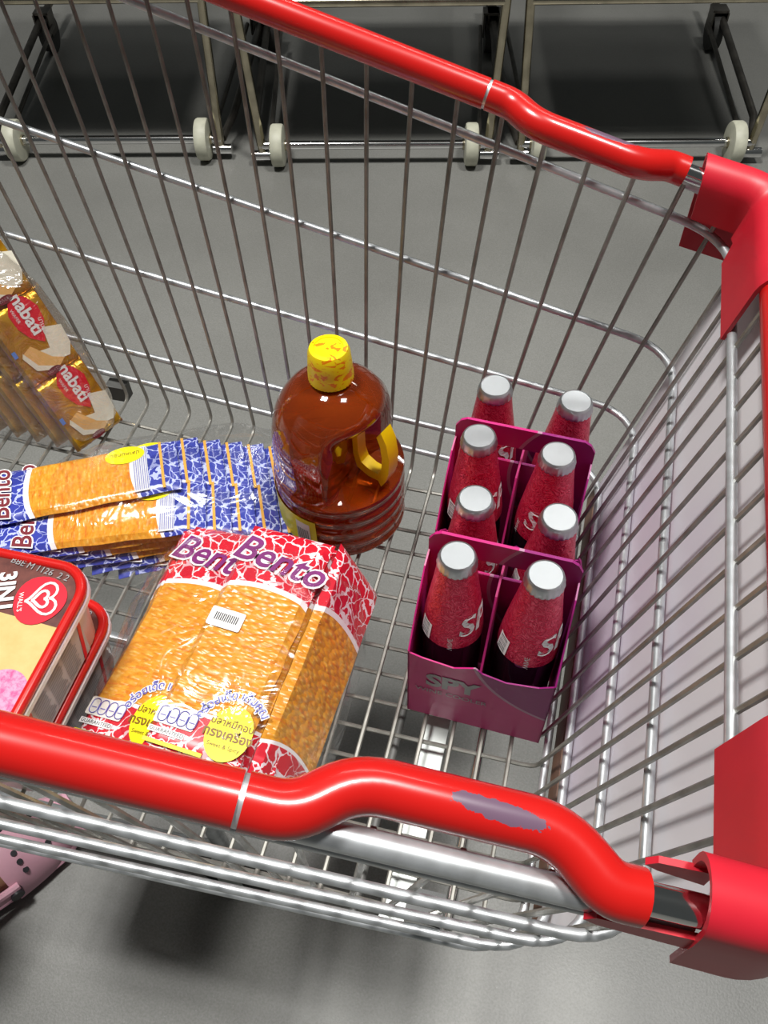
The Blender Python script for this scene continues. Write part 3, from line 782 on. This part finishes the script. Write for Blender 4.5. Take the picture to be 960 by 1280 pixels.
t = NT('frosted_tub'); x = t.xyz(); f = t.noise(30, detail=2)
bands = t.ramp(t.math('ADD', t.math('MULTIPLY', x[1], 5.5), .5), [(.0, (.72, .66, .55)), (.35, (.76, .73, .66)), (.60, (.78, .70, .72)), (1.0, (.78, .60, .68))])
t.base(bands); t.p(rough=.3, coat=.3); M_tub = t.m
t = NT('lid_print'); x = t.xyz(); f = t.noise(45, detail=5, rough=.7); f2 = t.noise(190, detail=5, rough=.7)
choc = t.ramp(f, [(.35, (.060, .010, .008)), (.7, (.17, .045, .032))])
van = t.ramp(f, [(.3, (.54, .37, .12)), (.7, (.63, .46, .18))])
straw = t.mix(t.ramp(f2, [(.42, (0, 0, 0)), (.62, (1, 1, 1))]), (.72, .28, .44), (.66, .07, .24))
yw = t.math('ADD', x[1], t.math('MULTIPLY', t.math('SUBTRACT', x[0], 0), .05))
c = t.mix(t.math('GREATER_THAN', yw, .028), van, choc)
dx = t.math('SUBTRACT', x[0], .080); dy = t.math('ADD', x[1], .032)
dd = t.math('SQRT', t.math('ADD', t.math('MULTIPLY', dx, dx), t.math('MULTIPLY', dy, dy)))
c = t.mix(t.math('LESS_THAN', yw, -.052), c, (.85, .45, .56))
c = t.mix(t.math('LESS_THAN', dd, .018), c, straw)
t.base(c); t.p(rough=.42, coat=.08); t.bump(t.noise(60), .1, .001); M_lid = t.m
tub(T(-.4135, .2210, .0035), 'lower ice cream tub with a red rim, sitting on the basket wires')
tub(T(-.4050, .2120, .0745), 'top ice cream tub with printed lid, stacked on the other tub')

# ================================================================== carts parked in the background
def back_cart(cx, cy, label, ang=radians(12.6)):
    M = T(cx, cy, -G, ang)
    t = thing('shopping_cart', label, 'shopping cart', M, 'shopping carts parked beyond the basket')
    hw = .238
    build(MB().tube([(-hw-.045, 0, .050), (hw+.045, 0, .050)], .0105, 12), 'axle_tube', M_chrome, t)
    for s_ in (-1, 1):
        wprof = [(.008, -.017), (.038, -.017), (.047, -.0145), (.0495, -.010), (.0495, .010), (.047, .0145), (.038, .017), (.008, .017)]
        mb = MB().lathe(wprof, 32); mb.v = [(s_*hw+v[2], v[0], .0495+v[1]) for v in mb.v]
        wo = build(mb, 'wheel', M_wheel, t)
        build(MB().tube([(s_*hw-.022, 0, .050), (s_*hw+.022, 0, .050)], .013, 14), 'hub', M_goldtube, wo)
        build(MB().tube([(s_*(hw+.022), -.004, .026), (s_*(hw+.068), -.004, .026)], .012, 14), 'bumper_sleeve', M_chrome, t)
        build(MB().tube([(s_*(hw+.040), 0, .028), (s_*(hw+.056), 0, .38), (s_*(hw+.07), .0, .62)], .0105, 12), 'upright', M_goldtube, t)
        build(MB().tube([(s_*(hw+.046), .014, .045), (s_*(hw+.065), .10, .062), (s_*(hw+.085), .57, .085), (s_*(hw+.09), .80, .09)], .010, 10), 'side_rail', M_darktube, t)
        build(MB().tube([(s_*(hw+.02), .018, .05), (s_*(hw+.045), .57, .08)], .006, 10), 'brace', M_darktube, t)
        # rear caster
        X, Y = s_*(hw+.075), .60
        f = build(MB().box((X-.022, Y-.022, .105), (X+.022, Y+.022, .112)).box((X-.022, Y-.03, .05), (X-.018, Y+.02, .108)).box((X+.018, Y-.03, .05), (X+.022, Y+.02, .108)), 'caster_fork', M_darktube, t, smooth=False)
        build(MB().tube([(X-.014, Y, .0495), (X+.014, Y, .0495)], .0485, 24), 'wheel', M_darkwheel, f)
    build(MB().tube([(-hw-.055, 0, .374), (hw+.055, 0, .374)], .0100, 12), 'crossbar', M_goldtube, t)
    build(MB().box((-.312, .004, .395), (.312, .60, .403)), 'shade_panel', M_shadepanel, t, smooth=False)  # unseen panel, added to block lamp light and darken the floor below
    mb = MB()
    for k in range(26):
        xx = -.29+k*.0232; mb.tube([(xx, .80, .415), (xx, .02, .412), (xx*1.06, -.06, .70)], .002, 5)
    for k in range(30):
        yy = .02+k*.026; mb.tube([(-.318, yy, .80), (-.29, yy, .410), (.29, yy, .410), (.318, yy, .80)], .002, 5)
    for zz, e in ((.50, .30), (.60, .305), (.70, .312), (.80, .318)):
        mb.tube([(-e, .8, zz), (-e, -.06*(zz-.41)/.29, zz), (e, -.06*(zz-.41)/.29, zz), (e, .8, zz)], .0035, 6)
    b = build(mb, 'wire_basket', M_wire, t)
    build(MB().prism([(-.27, .43), (.27, .43), (.28, .72), (-.28, .72)], lambda a_, b_: (a_, .008-.22*(b_-.41), b_), lambda a_, b_: (a_, .003-.22*(b_-.41), b_)), 'advertising_board', M_board, t, smooth=False)
    return t
for cx, cy, where in ((-1.180, 1.800, 'at the upper left behind the side wires'), (-.523, 1.915, 'in the middle, framed by two upright tubes'),
                      (.100, 2.055, 'at the upper right, its axle ending beside the red bracket')):
    back_cart(cx, cy, 'parked shopping cart '+where)

# ================================================================== shopper's foot in a pink clog
foot = thing('person', 'person beside the cart, only a bare foot in a pink clog showing', 'person', T(-.597, .139, -G, radians(56)))
M_skin = simple('skin', (.42, .22, .12), .5, 0, .08, 30)
M_pink = simple('pink_clog_foam', (.78, .42, .52), .5, 0, .05, 40)
def loft(secs, n=20):
    vs = []
    for (x, cy_, cz, ry_, rz_) in secs:
        for k in range(n):
            a_ = 2*pi*k/n; vs.append((x, cy_+ry_*cos(a_), max(.0, cz+rz_*sin(a_))))
    m = len(secs); fs = [(i*n+k, i*n+(k+1) % n, (i+1)*n+(k+1) % n, (i+1)*n+k) for i in range(m-1) for k in range(n)]
    fs += [tuple(range(n-1, -1, -1)), tuple(range((m-1)*n, m*n))]
    return MB().add(vs, fs)
# foot with ankle and lower leg as one skin surface
leg = [(-.075, 0, .035, .02, .02), (-.06, 0, .045, .030, .032), (-.03, 0, .055, .036, .042), (.0, 0, .052, .038, .040), (.04, 0, .038, .040, .026), (.08, 0, .032, .042, .018), (.11, 0, .032, .036, .016), (.125, 0, .030, .022, .010)]
mb = loft(leg)
mb.tube([(-.035, 0, .05), (-.035, 0, .10), (-.04, 0, .16), (-.045, 0, .26), (-.05, 0, .36), (-.045, 0, .44)], .04, 20, rads=[.036, .037, .037, .048, .056, .056])
build(mb, 'foot_and_leg', M_skin, foot, angle=60)
mb = loft([(-.095, 0, .012, .030, .012), (-.08, 0, .013, .042, .013), (-.02, 0, .013, .044, .013), (.05, 0, .013, .052, .013), (.11, 0, .013, .050, .013), (.145, 0, .013, .030, .013)])
cl = build(mb, 'clog_sole', M_pink, foot)
mb = MB()
def vamp(u, v):
    a_ = -.15+ (pi+.3)*u; x = .036+.104*v; ry_ = .053*(1-.42*v**3); rz_ = .064*(1-.66*v**1.5)
    return (x, ry_*cos(a_), .012+max(0, rz_*sin(a_)))
mb.grid(24, 10, vamp); build(mb, 'clog_upper', M_pink, foot)
for k in range(9):
    a_ = .55+k*.24
    for vv in (.25, .6):
        q = Vector(vamp((a_+.15)/(pi+.3), vv)); nrm = Vector((.2, q.y*8, .6)).normalized()
        build(MB().tube([q-nrm*.001, q+nrm*.0012], .0038, 10), 'vent_hole_shade', I_black, foot)  # black discs paint the shade inside the openings
mb = MB(); st_ = [(.045, .049, .035), (.0, .050, .045), (-.05, .044, .05), (-.082, .022, .052), (-.09, 0, .052), (-.082, -.022, .052), (-.05, -.044, .05), (.0, -.050, .045), (.045, -.049, .035)]
st_ = smooth_path(st_, 3, .02)
for sgz in (-.004, 0, .004): mb.tube([(q[0], q[1], q[2]+sgz*1.4) for q in st_], .0052, 8)
build(mb, 'heel_strap', M_pink, foot)
for s_ in (-1, 1): build(MB().tube([(.038, s_*.046, .034), (.038, s_*.0575, .034)], .0085, 16), 'strap_rivet', I_black, foot)

# ------------------------------------------------------------------ raise everything onto the shop floor at z = 0
for o in C.objects:
    if o.parent is None and o.type in ('MESH', 'EMPTY') :
        o.location.z += G
